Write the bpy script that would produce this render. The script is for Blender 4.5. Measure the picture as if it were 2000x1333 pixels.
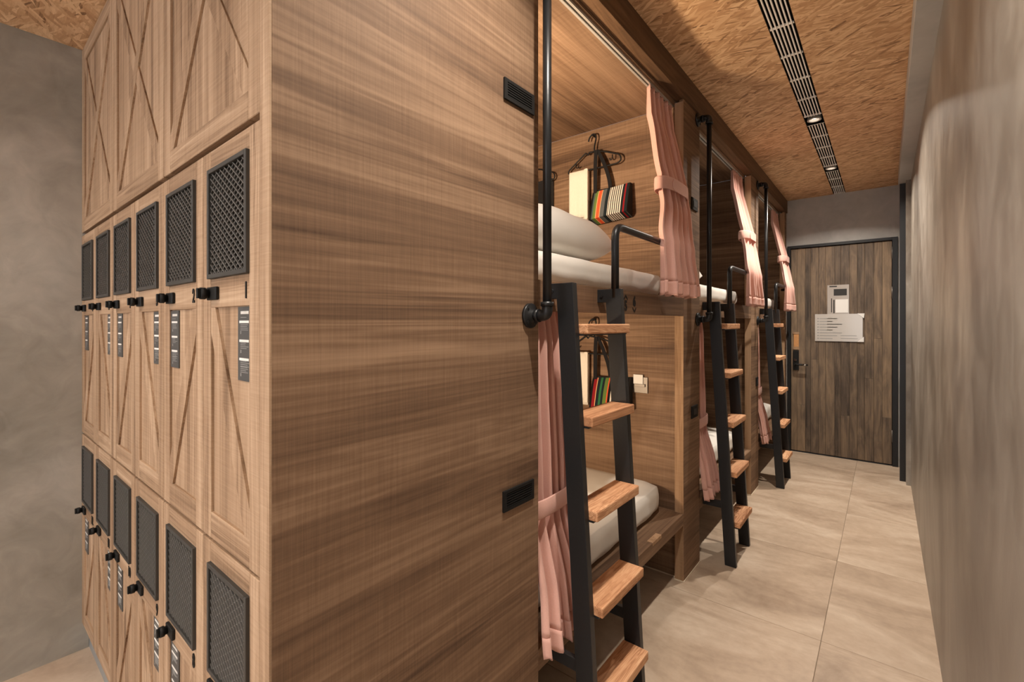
import bpy, bmesh, math, random
from mathutils import Vector, Matrix
random.seed(7)
for o in list(bpy.data.objects): bpy.data.objects.remove(o)
SC = bpy.context.scene
COL = SC.collection

# ------------------------------------------------------------------ camera
cam = bpy.data.cameras.new('camera'); CAM = bpy.data.objects.new('camera', cam); COL.objects.link(CAM)
cam.sensor_fit = 'HORIZONTAL'; cam.sensor_width = 36.0; cam.lens = 894 / 2000 * 36
cam.shift_y = -34.5 / 2000; cam.clip_start = 0.02
CAM.location = (0, 0, 1.32); CAM.rotation_euler = (math.pi / 2, 0, math.atan(728 / 894))
SC.camera = CAM
# ------------------------------------------------------------------ view, world, large lights
SC.view_settings.view_transform = 'Standard'; SC.view_settings.look = 'None'
SC.view_settings.gamma = 1.0; SC.view_settings.use_curve_mapping = False
SC.view_settings.exposure = 0.0
W = bpy.data.worlds.new('world'); SC.world = W; W.use_nodes = True
W.node_tree.nodes['Background'].inputs[0].default_value = (0.75, 0.87, 1.0, 1)
W.node_tree.nodes['Background'].inputs[1].default_value = 0.6

def area(name, loc, rot, sx, sy, power, col, parent=None, spread=math.pi):
    l = bpy.data.lights.new(name, 'AREA'); l.shape = 'RECTANGLE'; l.size = sx; l.size_y = sy
    l.energy = power; l.color = col; l.spread = spread
    o = bpy.data.objects.new(name, l); COL.objects.link(o); o.location = loc; o.rotation_euler = rot
    if parent: o.parent = parent
    return o
WARM = (1.0, 0.80, 0.60); NEUT = (1.0, 0.93, 0.86)
# daylight coming through the two windows behind the camera
area('daylight', (-1.75, -2.55, 1.45), (math.radians(90), 0, 0), 1.2, 1.5, 34, (1.0, 0.965, 0.96))
area('daylight', (-0.35, -2.55, 1.45), (math.radians(90), 0, 0), 0.7, 1.5, 24, (1.0, 0.965, 0.96))

# ------------------------------------------------------------------ measures
FX = -0.795            # face of the bunk columns
WR = 0.165             # right wall
WL = -2.517            # left wall
LY = 0.337             # face of the lockers
DY = 5.505             # wall with the door
CZ = 2.594             # ceiling of the corridor
LCZ = 2.425            # lower ceiling in front of the lockers
RY = -2.5              # wall behind the camera
S = [1.10, 2.62, 4.14] # near edge of each bunk opening
OW = 1.26              # width of an opening

# ------------------------------------------------------------------ materials
def lin(r, g, b):
    f = lambda c: (c / 255 / 12.92) if c / 255 <= 0.04045 else ((c / 255 + 0.055) / 1.055) ** 2.4
    return (f(r), f(g), f(b), 1)
class NT:
    def __init__(s, name):
        s.m = bpy.data.materials.new(name); s.m.use_nodes = True; s.t = s.m.node_tree
        s.b = s.t.nodes['Principled BSDF']
    def n(s, typ, **kw):
        nd = s.t.nodes.new(typ)
        for k, v in kw.items():
            if k.startswith('i_'):
                k = k[2:]; k = int(k) if k.isdigit() else k
                nd.inputs[k].default_value = v
            else: setattr(nd, k, v)
        return nd
    def l(s, a, b): s.t.links.new(a, b)
    def math(s, op, a, b=None, clamp=False):
        nd = s.n('ShaderNodeMath', operation=op, use_clamp=clamp)
        for i, v in enumerate((a, b)):
            if v is None: continue
            if isinstance(v, (int, float)): nd.inputs[i].default_value = v
            else: s.l(v, nd.inputs[i])
        return nd.outputs[0]
    def ramp(s, fac, stops, mode='LINEAR'):
        nd = s.n('ShaderNodeValToRGB'); nd.color_ramp.interpolation = mode
        el = nd.color_ramp.elements
        while len(el) < len(stops): el.new(0.5)
        for e, (p, c) in zip(el, stops): e.position = p; e.color = c
        if fac is not None: s.l(fac, nd.inputs[0])
        return nd.outputs[0]
    def coords(s, rnd=True, typ='Object'):
        tc = s.n('ShaderNodeTexCoord').outputs[typ]
        if not rnd: return tc
        oi = s.n('ShaderNodeObjectInfo').outputs['Random']
        vm = s.n('ShaderNodeVectorMath', operation='MULTIPLY_ADD')
        cb = s.n('ShaderNodeCombineXYZ'); s.l(oi, cb.inputs[0]); s.l(oi, cb.inputs[1]); s.l(oi, cb.inputs[2])
        s.l(cb.outputs[0], vm.inputs[0]); vm.inputs[1].default_value = (37, 23, 51); s.l(tc, vm.inputs[2])
        return vm.outputs[0]
    def mapped(s, vec, scale, rot=(0, 0, 0)):
        nd = s.n('ShaderNodeMapping'); nd.inputs['Scale'].default_value = scale; nd.inputs['Rotation'].default_value = rot
        s.l(vec, nd.inputs[0]); return nd.outputs[0]
    def noise(s, vec, scale=1, detail=2, rough=0.5, dist=0):
        nd = s.n('ShaderNodeTexNoise'); nd.inputs['Scale'].default_value = scale; nd.inputs['Detail'].default_value = detail
        nd.inputs['Roughness'].default_value = rough; nd.inputs['Distortion'].default_value = dist
        s.l(vec, nd.inputs['Vector']); return nd.outputs['Fac']
    def bump(s, h, strength=0.2, dist=0.002):
        nd = s.n('ShaderNodeBump'); nd.inputs['Strength'].default_value = strength; nd.inputs['Distance'].default_value = dist
        s.l(h, nd.inputs['Height']); s.l(nd.outputs[0], s.b.inputs['Normal'])
    def out(s, col=None, rough=0.5, metal=0, spec=None):
        if col is not None:
            if isinstance(col, tuple): s.b.inputs['Base Color'].default_value = col
            else: s.l(col, s.b.inputs['Base Color'])
        if isinstance(rough, (int, float)): s.b.inputs['Roughness'].default_value = rough
        else: s.l(rough, s.b.inputs['Roughness'])
        s.b.inputs['Metallic'].default_value = metal
        if spec is not None: s.b.inputs['Specular IOR Level'].default_value = spec
        return s.m

def wood(name, dark, mid, light, axis, across=6.5, along=0.38, fine=85, saw=0.2, lines=0.22, rough=0.68, bump=0.25, rnd=True):
    t = NT(name); v = t.coords(rnd)
    def sc(ac, al): return tuple(al if a == axis else ac for a in 'xyz')
    low = t.noise(t.mapped(v, sc(across, along)), 1, 4, 0.55, 0.5)
    mid_n = t.noise(t.mapped(v, sc(across * 3.2, along * 1.6)), 1, 3, 0.6, 0.3)
    fi = t.noise(t.mapped(v, sc(fine, fine * 0.022)), 1, 3, 0.6)
    sw = t.noise(t.mapped(v, sc(7, 420)), 1, 2, 0.5)
    sn = t.math('SINE', t.math('MULTIPLY', low, 95))
    gate = t.noise(t.mapped(v, sc(3, 0.8)), 1, 1)
    ln = t.math('MULTIPLY', t.math('MULTIPLY', sn, lines), t.math('SUBTRACT', gate, 0.32, True))
    a = t.math('ADD', t.math('MULTIPLY', low, 1.0), t.math('MULTIPLY', mid_n, 0.34))
    a = t.math('ADD', a, t.math('MULTIPLY', fi, 0.46))
    a = t.math('ADD', a, t.math('MULTIPLY', sw, saw))
    a = t.math('ADD', a, ln)
    c0 = 0.90 + saw * 0.5
    a = t.math('ADD', t.math('MULTIPLY', t.math('SUBTRACT', a, c0), 1.25), 0.5, True)
    col = t.ramp(a, [(0.12, dark), (0.5, mid), (0.88, light)])
    h = t.math('ADD', t.math('MULTIPLY', fi, 0.6), t.math('MULTIPLY', sw, 0.7))
    t.bump(h, bump, 0.0015)
    return t.out(col, rough, spec=0.22)

PD, PM, PL = lin(74, 55, 42), lin(120, 94, 73), lin(158, 129, 104)
M = {}
for a in 'xyz':
    M['panel_' + a] = wood('walnut_laminate_' + a, PD, PM, PL, a)
    M['locker_' + a] = wood('pale_oak_' + a, lin(108, 84, 64), lin(163, 135, 109), lin(196, 169, 142), a, across=18, along=0.6, fine=90, saw=0.22, lines=0.22)
    M['tread_' + a] = wood('pine_tread_' + a, lin(140, 92, 62), lin(196, 145, 107), lin(220, 176, 138), a, across=26, along=2.2, fine=150, saw=0.05, lines=0.5)
M['strip_z'] = wood('oak_edge_z', lin(132, 102, 76), lin(166, 134, 104), lin(186, 154, 124), 'z', across=14)
M['beam_y'] = wood('dark_walnut_beam', lin(78, 58, 42), lin(108, 82, 60), lin(130, 101, 76), 'y', across=6, along=.35)

def door_wood():
    t = NT('aged_plank'); v = t.coords()
    low = t.noise(t.mapped(v, (14, 14, 2.6)), 1, 5, 0.65, 0.6)
    fi = t.noise(t.mapped(v, (110, 110, 3)), 1, 3, 0.6)
    oi = t.n('ShaderNodeObjectInfo').outputs['Random']
    a = t.math('ADD', t.math('MULTIPLY', low, 0.75), t.math('MULTIPLY', fi, 0.35))
    a = t.math('ADD', a, t.math('MULTIPLY', t.math('SUBTRACT', oi, 0.5), 0.18))
    col = t.ramp(a, [(0.3, lin(58, 50, 44)), (0.5, lin(104, 89, 75)), (0.76, lin(150, 127, 102))])
    t.bump(fi, 0.3, 0.002)
    return t.out(col, 0.5, spec=0.35)
M['door'] = door_wood()

def plaster(name, dark, mid, light, sc=1.3, rough=0.45, stretch=(1, 1, 1), spec=0.4):
    t = NT(name); v = t.mapped(t.coords(False), stretch)
    a = t.noise(v, sc, 6, 0.55, 0.6); b = t.noise(v, sc * 5, 5, 0.6, 1.0); c = t.noise(v, sc * 60, 2, 0.5)
    f = t.math('ADD', t.math('MULTIPLY', a, 0.7), t.math('MULTIPLY', b, 0.3))
    col = t.ramp(f, [(0.33, dark), (0.5, mid), (0.68, light)])
    t.bump(t.math('ADD', b, t.math('MULTIPLY', c, 0.12)), 0.12, 0.01)
    rr = t.math('ADD', t.math('MULTIPLY', b, 0.3), rough - 0.15)
    return t.out(col, rr, spec=spec)
M['plaster'] = plaster('concrete_plaster', lin(126, 122, 114), lin(157, 152, 143), lin(188, 182, 172), 1.7)
M['plaster_r'] = plaster('trowelled_plaster', lin(102, 92, 82), lin(139, 131, 121), lin(176, 169, 159), 2.2, 0.42, (1, .75, .5), 0.4)
M['plaster_d'] = plaster('grey_plaster', lin(152, 151, 148), lin(172, 171, 168), lin(188, 186, 182), 1.8)

def osb():
    t = NT('strand_board'); base = t.coords(False)
    wob = t.n('ShaderNodeTexNoise'); wob.inputs['Scale'].default_value = 6; t.l(base, wob.inputs['Vector'])
    mx = t.n('ShaderNodeVectorMath', operation='MULTIPLY_ADD'); t.l(wob.outputs['Color'], mx.inputs[0]); mx.inputs[1].default_value = (.035, .035, .035); t.l(base, mx.inputs[2])
    layers = []
    for ang, sx, sy in ((0.12, 14, 84), (-0.38, 16, 96), (0.62, 15, 80)):
        vo = t.n('ShaderNodeTexVoronoi', voronoi_dimensions='2D'); vo.inputs['Scale'].default_value = 1
        vo.inputs['Randomness'].default_value = 1
        t.l(t.mapped(t.mapped(mx.outputs[0], (1, 1, 1), (0, 0, ang)), (sx, sy, 1)), vo.inputs['Vector'])
        sp = t.n('ShaderNodeSeparateColor'); t.l(vo.outputs['Color'], sp.inputs[0])
        layers.append((sp.outputs[0], sp.outputs[1], vo.outputs['Distance']))
    def mixf(f, a, b):
        nd = t.n('ShaderNodeMix', data_type='FLOAT'); t.l(f, nd.inputs[0]); t.l(a, nd.inputs[2]); t.l(b, nd.inputs[3]); return nd.outputs[0]
    g1 = t.math('GREATER_THAN', layers[1][1], 0.5); g2 = t.math('GREATER_THAN', layers[2][1], 0.62)
    v = mixf(g2, mixf(g1, layers[0][0], layers[1][0]), layers[2][0])
    gr = t.noise(t.mapped(base, (20, 190, 1), (0, 0, 0.1)), 1, 3, 0.6)
    v2 = t.math('ADD', t.math('MULTIPLY', v, 0.7), t.math('MULTIPLY', gr, 0.3))
    col = t.ramp(v2, [(0.13, lin(124, 92, 64)), (0.22, lin(180, 140, 102)), (0.5, lin(200, 160, 121)), (0.84, lin(226, 192, 152))])
    t.bump(v2, 0.5, 0.004)
    return t.out(col, 0.55, spec=0.3)
M['osb'] = osb()

def tile():
    t = NT('stone_tile'); v = t.coords()
    a = t.noise(t.mapped(v, (1.3, 2.8, 1)), 1, 6, 0.6, 1.3); b = t.noise(v, 26, 4, 0.6)
    f = t.math('ADD', t.math('MULTIPLY', a, 0.8), t.math('MULTIPLY', b, 0.2))
    col = t.ramp(f, [(0.32, lin(156, 135, 115)), (0.5, lin(186, 165, 144)), (0.66, lin(206, 188, 168))])
    t.bump(b, 0.05, 0.002)
    return t.out(col, t.math('ADD', t.math('MULTIPLY', a, 0.25), 0.30), spec=0.4)
M['tile'] = tile()

def simple(name, col, rough=0.5, metal=0, spec=None, nscale=0, nstr=0.1, var=0.0):
    t = NT(name)
    v = t.coords()
    n = t.noise(v, nscale or 40, 3, 0.55)
    d = tuple(c * (1 - var) for c in col[:3]) + (1,); l_ = tuple(min(1, c * (1 + var)) for c in col[:3]) + (1,)
    c = t.ramp(n, [(0.3, d), (0.7, l_)])
    if nscale: t.bump(n, nstr, 0.004)
    return t.out(c, rough, metal, spec)
M['black'] = simple('black_steel', lin(37, 38, 40), 0.42, 0.25, 0.5, 120, 0.03, 0.08)
M['iron'] = simple('black_iron_pipe', lin(34, 35, 37), 0.38, 0.35, 0.5, 60, 0.05, 0.1)
M['blackp'] = simple('black_plastic', lin(26, 26, 26), 0.55, 0, 0.25)
M['dark'] = simple('dark_void', lin(14, 13, 12), 0.9, 0, 0.1)
M['slot'] = simple('charcoal_plastic', lin(40, 39, 38), 0.5)
M['mesh'] = simple('grey_black_metal', lin(96, 94, 92), 0.45, 0.2, 0.4, 0, 0, 0.06)
M['vframe'] = simple('vent_frame_black', lin(66, 65, 63), 0.5, 0.2, 0.4)
M['notice'] = simple('notice_charcoal', lin(74, 74, 74), 0.5)
M['white'] = simple('white_print', lin(232, 230, 226), 0.6)
M['greyprint'] = simple('grey_print', lin(150, 150, 148), 0.6)
M['alu'] = simple('aluminium', lin(196, 192, 186), 0.4, 0.3)
M['grill'] = simple('pale_grey_metal', lin(236, 234, 230), 0.45, 0.1)
M['chrome'] = simple('chrome', lin(215, 215, 215), 0.15, 1.0)
M['steel'] = simple('brushed_steel', lin(118, 110, 102), 0.45, 0.5)
M['caulk'] = simple('white_sealant', lin(220, 206, 184), 0.6)
M['kick'] = simple('grey_toe_kick', lin(150, 156, 160), 0.35, 0.2)
M['sheet'] = simple('white_cotton', lin(226, 222, 215), 0.85, 0, 0.2, 9, 0.28, 0.02)
M['towel'] = simple('white_towel', lin(228, 220, 208), 0.95, 0, 0.1, 160, 0.3, 0.03)
M['cardboard'] = simple('oak_tag', lin(196, 142, 92), 0.6, 0, 0.3, 60, 0.05, 0.12)
M['rubber'] = simple('grout', lin(158, 142, 124), 0.9)
M['glass_white'] = simple('white_glass', lin(235, 235, 235), 0.3)
def fabric(name, c):
    t = NT(name); v = t.coords()
    n = t.noise(t.mapped(v, (300, 300, 300)), 1, 2); b = t.noise(v, 6, 2)
    d = tuple(x * 0.86 for x in c[:3]) + (1,)
    col = t.ramp(t.math('ADD', t.math('MULTIPLY', n, 0.4), t.math('MULTIPLY', b, 0.6)), [(0.3, d), (0.7, c)])
    t.bump(n, 0.15, 0.001)
    t.b.inputs['Sheen Weight'].default_value = 0.15
    return t.out(col, 0.9, spec=0.15)
M['pink'] = fabric('salmon_pink_curtain', lin(222, 175, 162))
M['strap'] = fabric('black_webbing', lin(30, 29, 31))
def paper(name, c):
    t = NT(name); v = t.coords(); n = t.noise(v, 9, 3, 0.6, 0.5)
    t.bump(n, 0.25, 0.006); t.b.inputs['Coat Weight'].default_value = 0.6; t.b.inputs['Coat Roughness'].default_value = 0.12
    return t.out(c, 0.35)
M['laminate'] = paper('laminated_paper', lin(168, 160, 152))
M['laminate2'] = paper('laminated_paper_pale', lin(190, 184, 177))
def stripes(name, stops, axis_w):
    t = NT(name); sp = t.n('ShaderNodeSeparateXYZ'); t.l(t.coords(False), sp.inputs[0])
    f = t.math('ADD', t.math('DIVIDE', sp.outputs[0], axis_w), 0.5)
    col = t.ramp(f, stops, 'CONSTANT')
    w = t.noise(t.mapped(t.coords(False), (400, 400, 400)), 1, 2); t.bump(w, 0.2, 0.001)
    return t.out(col, 0.9, spec=0.1)
G, O, GY, NV, WH, BK, RD, CR = lin(98, 120, 62), lin(222, 92, 58), lin(92, 96, 98), lin(34, 42, 46), lin(222, 216, 206), lin(28, 27, 29), lin(138, 34, 40), lin(230, 178, 130)
seq = [(0, BK), (.05, lin(78, 92, 88)), (.09, G), (.15, lin(120, 132, 78)), (.17, CR), (.185, O), (.28, CR), (.295, GY), (.41, NV), (.5, WH)]
for k in range(6): seq += [(.512 + k * .055, BK), (.535 + k * .055, WH)]
seq += [(.84, BK), (.86, NV), (.9, RD), (.94, NV)]
M['bag_a'] = stripes('striped_canvas_orange', seq[:32], 0.225)
seq2 = [(0, BK), (.05, RD), (.14, CR), (.16, NV), (.24, lin(52, 110, 72)), (.30, NV), (.36, G), (.46, O), (.49, BK), (.56, WH), (.6, BK), (.62, WH), (.66, BK), (.68, WH), (.72, BK), (.78, RD), (.84, NV), (.9, lin(52, 110, 72)), (.95, BK)]
M['bag_b'] = stripes('striped_canvas_green', seq2, 0.225)
def emis(name, col, st):
    t = NT(name); t.b.inputs['Emission Color'].default_value = col; t.b.inputs['Emission Strength'].default_value = st
    return t.out(col, 0.4)
M['lens'] = emis('lamp_lens', (1, .88, .74, 1), 3)
M['bulb'] = emis('lamp_diffuser', (1, .80, .56, 1), 4)
M['led'] = emis('indicator_led', (1, .55, .5, 1), 5)
def glass():
    t = NT('window_glass'); t.b.inputs['Transmission Weight'].default_value = 1; t.b.inputs['IOR'].default_value = 1.02
    return t.out((1, 1, 1, 1), 0.0)
M['glass'] = glass()

# ------------------------------------------------------------------ mesh helpers
def box(bm, x0, x1, y0, y1, z0, z1, bev=0.0, seg=1):
    vs = [bm.verts.new(p) for p in ((x0, y0, z0), (x1, y0, z0), (x1, y1, z0), (x0, y1, z0), (x0, y0, z1), (x1, y0, z1), (x1, y1, z1), (x0, y1, z1))]
    fs = [bm.faces.new([vs[i] for i in q]) for q in ((0, 3, 2, 1), (4, 5, 6, 7), (0, 1, 5, 4), (1, 2, 6, 5), (2, 3, 7, 6), (3, 0, 4, 7))]
    if bev > 0:
        es = list({e for f in fs for e in f.edges})
        bmesh.ops.bevel(bm, geom=es, offset=bev, segments=seg, profile=0.5, affect='EDGES')
    return bm
def B(*a, **k): return box(bmesh.new(), *a, **k)
def prism(bm, pts, axis, a, b):
    """extrude a polygon; axis 'y': pts are (x,z); axis 'x': pts are (y,z); axis 'z': pts are (x,y)"""
    def P(p, d): return {'y': (p[0], d, p[1]), 'x': (d, p[0], p[1]), 'z': (p[0], p[1], d)}[axis]
    A = [bm.verts.new(P(p, a)) for p in pts]; Bv = [bm.verts.new(P(p, b)) for p in pts]
    bm.faces.new(A); bm.faces.new(Bv[::-1]); n = len(pts)
    for i in range(n): bm.faces.new((A[i], Bv[i], Bv[(i + 1) % n], A[(i + 1) % n]))
    bmesh.ops.recalc_face_normals(bm, faces=bm.faces)
    return bm
def fillet(pts, rad, n=6):
    pts = [Vector(p) for p in pts]; out = [pts[0]]
    for i in range(1, len(pts) - 1):
        a, b, c = pts[i - 1], pts[i], pts[i + 1]
        r = min(rad, (a - b).length * .49, (c - b).length * .49)
        p0 = b + (a - b).normalized() * r; p1 = b + (c - b).normalized() * r
        for k in range(n + 1):
            t = k / n; out.append(p0 * (1 - t) ** 2 + b * 2 * t * (1 - t) + p1 * t * t)
    out.append(pts[-1]); return out
def tube(bm, pts, r, seg=12, cap=True):
    pts = [Vector(p) for p in pts]; rings = []; n = len(pts)
    rr = r if isinstance(r, (list, tuple)) else [r] * n
    t0 = (pts[1] - pts[0]).normalized()
    u = t0.orthogonal().normalized()
    for i, p in enumerate(pts):
        t = ((pts[min(i + 1, n - 1)] - pts[max(i - 1, 0)])).normalized()
        u = (u - t * u.dot(t)).normalized(); w = t.cross(u)
        rings.append([bm.verts.new(p + (u * math.cos(2 * math.pi * k / seg) + w * math.sin(2 * math.pi * k / seg)) * rr[i]) for k in range(seg)])
    for a, b in zip(rings, rings[1:]):
        for k in range(seg):
            f = bm.faces.new((a[k], a[(k + 1) % seg], b[(k + 1) % seg], b[k])); f.smooth = True
    if cap: bm.faces.new(rings[0][::-1]); bm.faces.new(rings[-1])
    return bm
def clip_rect(poly, x0, x1, z0, z1):
    def cl(P, f, inter):
        out = []
        for i in range(len(P)):
            a, b = P[i - 1], P[i]
            if f(b):
                if not f(a): out.append(inter(a, b))
                out.append(b)
            elif f(a): out.append(inter(a, b))
        return out
    def ix(v): return lambda a, b: (v, a[1] + (b[1] - a[1]) * (v - a[0]) / (b[0] - a[0]))
    def iz(v): return lambda a, b: (a[0] + (b[0] - a[0]) * (v - a[1]) / (b[1] - a[1]), v)
    for f, g in ((lambda p: p[0] >= x0, ix(x0)), (lambda p: p[0] <= x1, ix(x1)), (lambda p: p[1] >= z0, iz(z0)), (lambda p: p[1] <= z1, iz(z1))):
        if not poly: break
        poly = cl(poly, f, g)
    return poly
def strip(p, q, hw):
    d = Vector((q[0] - p[0], q[1] - p[1])).normalized(); n = Vector((-d.y, d.x)) * hw; e = d * 0.3
    P, Q = Vector(p) - e, Vector(q) + e
    return [tuple(P + n), tuple(P - n), tuple(Q - n), tuple(Q + n)]
def text_mesh(s, size, thick, right, up, origin, bm=None, bold=.0009):
    """glyphs as solid geometry lying in the plane (right, up)"""
    cu = bpy.data.curves.new('glyph', 'FONT'); cu.body = s; cu.size = size; cu.extrude = thick / 2; cu.align_x = 'CENTER'; cu.resolution_u = 3; cu.offset = bold
    o = bpy.data.objects.new('glyph', cu); me = bpy.data.meshes.new_from_object(o)
    bm = bm or bmesh.new(); b2 = bmesh.new(); b2.from_mesh(me)
    R_, U = Vector(right), Vector(up); N = R_.cross(U); O = Vector(origin)
    for v in b2.verts: v.co = O + R_ * v.co.x + U * v.co.y + N * v.co.z
    tmp = bpy.data.meshes.new('t'); b2.to_mesh(tmp); bm.from_mesh(tmp); b2.free()
    bpy.data.objects.remove(o); bpy.data.curves.remove(cu); bpy.data.meshes.remove(me); bpy.data.meshes.remove(tmp)
    return bm

def obj(name, bm, mat, parent=None, smooth=False, loc=None):
    me = bpy.data.meshes.new(name)
    if smooth:
        for f in bm.faces: f.smooth = True
    bm.to_mesh(me); bm.free()
    return mobj(name, me, mat, parent, loc)
def mobj(name, me, mat, parent=None, loc=None):
    if mat is not None and not me.materials: me.materials.append(M[mat])
    o = bpy.data.objects.new(name, me); COL.objects.link(o)
    if parent: o.parent = parent
    if loc: o.location = loc
    return o
def thing(name, label, cat, loc=(0, 0, 0), group=None):
    o = bpy.data.objects.new(name, None); COL.objects.link(o); o.location = loc; o.empty_display_size = 0.1
    return tag(o, label, cat, group)
def tag(o, label, cat, group=None):
    o['label'] = label; o['category'] = cat
    if group: o['group'] = group
    return o
def struct(o, label=None):
    o['kind'] = 'structure'
    if label: o['label'] = label
    return o
def dup(root, loc, label, parent=None):
    r = root.copy(); COL.objects.link(r); r.location = loc; r['label'] = label
    for ch in list(root.children):
        c = ch.copy(); COL.objects.link(c); c.parent = r
        for g in ch.children:
            d = g.copy(); COL.objects.link(d); d.parent = c
    return r

# ================================================================== SETTING
fl = struct(obj('floor', B(-2.95, 0.35, RY, DY + .1, -0.06, -0.004), 'rubber'), 'beige stone tiled floor of the corridor')
TS = 0.823; g = 0.0012
for i in range(-4, 2):
    for j in range(-7, 5):
        x0 = -0.205 + i * TS; y0 = 2.285 + j * TS
        x1, y1 = min(x0 + TS, WR + .12), min(y0 + TS, DY); x0c, y0c = max(x0, -2.9), max(y0, RY)
        if x1 - x0c < .03 or y1 - y0c < .03: continue
        cx, cy = (x0c + x1) / 2, (y0c + y1) / 2
        hx, hy = (x1 - x0c) / 2 - g, (y1 - y0c) / 2 - g
        obj('tile', B(-hx, hx, -hy, hy, -0.004, 0, bev=0.0008), 'tile', fl, loc=(cx, cy, 0))
wl = struct(obj('wall_left', B(WL - .1, WL, RY, LY + .02, 0, 2.7), 'plaster'), 'grey brown plaster wall beside the lockers')
bm = B(WR, WR + .12, RY, 4.92, 0, CZ + .1); box(bm, 0.137, WR + .12, 5.05, DY, 0, CZ + .1)
box(bm, 0.135, WR + .12, 4.92, 5.05, 0, CZ + .1)
struct(obj('wall_right', bm, 'plaster_r'), 'smooth trowelled grey plaster wall along the corridor')
bm = B(-2.95, -0.785, DY, DY + .1, 0, 2.7); box(bm, 0.094, .3, DY, DY + .1, 0, 2.7); box(bm, -0.785, 0.094, DY, DY + .1, 2.118, 2.7)
struct(obj('wall_back', bm, 'plaster_d'), 'grey plaster wall around the plank door')
# wall behind the camera with two windows
bm = bmesh.new()
for a, b, c, d in ((WL - .1, -2.35, 0, 2.7), (-1.15, -0.7, 0, 2.7), (0.0, .3, 0, 2.7), (-2.35, -1.15, 0, .7), (-2.35, -1.15, 2.2, 2.7), (-0.7, 0, 0, .7), (-0.7, 0, 2.2, 2.7)):
    box(bm, a, b, RY - .1, RY, c, d)
struct(obj('wall_rear', bm, 'plaster'))
for n_, (a, b) in enumerate(((-2.35, -1.15), (-0.7, 0.0))):
    wv = bpy.data.objects.new('window_%d' % (n_ + 1), None); COL.objects.link(wv); wv.location = ((a + b) / 2, RY - .05, .7); struct(wv, 'window behind the camera')
    hw = (b - a) / 2; bm = bmesh.new()
    for q in ((-hw, -hw + .04, 0, 1.5), (hw - .04, hw, 0, 1.5), (-hw + .04, hw - .04, 0, .04), (-hw + .04, hw - .04, 1.46, 1.5)): box(bm, q[0], q[1], -.02, .02, q[2], q[3])
    obj('window_frame', bm, 'black', wv); obj('pane', B(-hw + .04, hw - .04, -.003, .003, .04, 1.46), 'glass', wv)
# ceilings
GX0, GX1 = -0.391, -0.294
bm = B(FX - .02, GX0, RY, DY, CZ, CZ + .02); box(bm, GX1, .3, RY, DY, CZ, CZ + .02)
struct(obj('ceiling', bm, 'osb'), 'strand board ceiling over the corridor')
struct(obj('ceiling', B(WL - .05, FX - .02, RY, LY + .6, LCZ, LCZ + .02), 'osb'), 'lower strand board ceiling in front of the lockers')
struct(obj('trim_1', B(FX - .045, FX + .01, RY, DY, 2.466, CZ, bev=.001), 'beam_y'), 'dark wooden fascia beam above the bunks')
struct(obj('trim_2', B(0.0875, WR + .02, RY, 5.05, 2.488, CZ, bev=.002), 'plaster_d'), 'grey boxed edge along the corridor ceiling')
struct(obj('trim_3', B(0.097, 0.135, 5.02, 5.05, 0, 2.488, bev=.001), 'black'), 'black steel corner post at the end of the plaster wall')
struct(obj('baseboard_left', B(WL, FX - .04, LY + .022, LY + .034, 0, .106), 'kick'), 'grey metal toe kick under the lockers')

# ---- door
dr = bpy.data.objects.new('door_1', None); COL.objects.link(dr); dr.location = (-0.345, DY, 0); struct(dr, 'dark aged plank door in a black steel frame')
dx = -0.345
bm = B(-.784 - dx, -.755 - dx, -.02, .09, 0, 2.117, bev=.001); box(bm, .054 - dx, .093 - dx, -.02, .09, 0, 2.117, bev=.001); box(bm, -.755 - dx, .054 - dx, -.02, .09, 2.09, 2.117, bev=.001)
obj('door_frame', bm, 'black', dr)
obj('leak_backing', B(-.755 - dx, .054 - dx, .013, .05, .004, 2.09), 'dark', dr)  # dark backing added behind the planks to stop light leaking past the leaf
x = -.752
ws = [.052, .071, .048, .066, .058, .074, .05, .068, .06, .055, .07, .062, .069]
k_ = .803 / sum(ws)
for w in ws:
    w *= k_; z = .012; cuts = sorted(random.uniform(.35, 1.8) for _ in range(random.choice((0, 1, 1)))) + [2.086]
    for c in cuts:
        if c - z > .12:
            obj('plank', B(-w / 2 + .0006, w / 2 - .0006, 0, .012 - random.uniform(0, .0012), .0006, c - z - .0006, bev=.001), 'door', dr, loc=(x + w / 2 - dx, .0, z)); z = c
    x += w
for z in (.22, 1.55, 1.92):
    tube_bm = tube(bmesh.new(), [(.054 - dx, -.006, z), (.054 - dx, -.006, z + .11)], .008, 10); obj('hinge', tube_bm, 'steel', dr)
lk = obj('lock_plate', B(-.733 - dx, -.683 - dx, -.018, 0, .84, 1.04, bev=.003), 'blackp', dr)
bm = tube(bmesh.new(), fillet([(-.708 - dx, -.018, .9), (-.708 - dx, -.06, .9), (-.60 - dx, -.06, .9)], .015), .009, 10); obj('lever', bm, 'blackp', lk)
bm = tube(bmesh.new(), [(-.642 - dx, -.06, .9), (-.612 - dx, -.06, .9)], .0105, 12); obj('lever_collar', bm, 'chrome', lk)
bm = tube(bmesh.new(), [(-.712 - dx, -.018, .945), (-.712 - dx, -.026, .945)], .012, 14); obj('thumb_turn', bm, 'chrome', lk)

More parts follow.
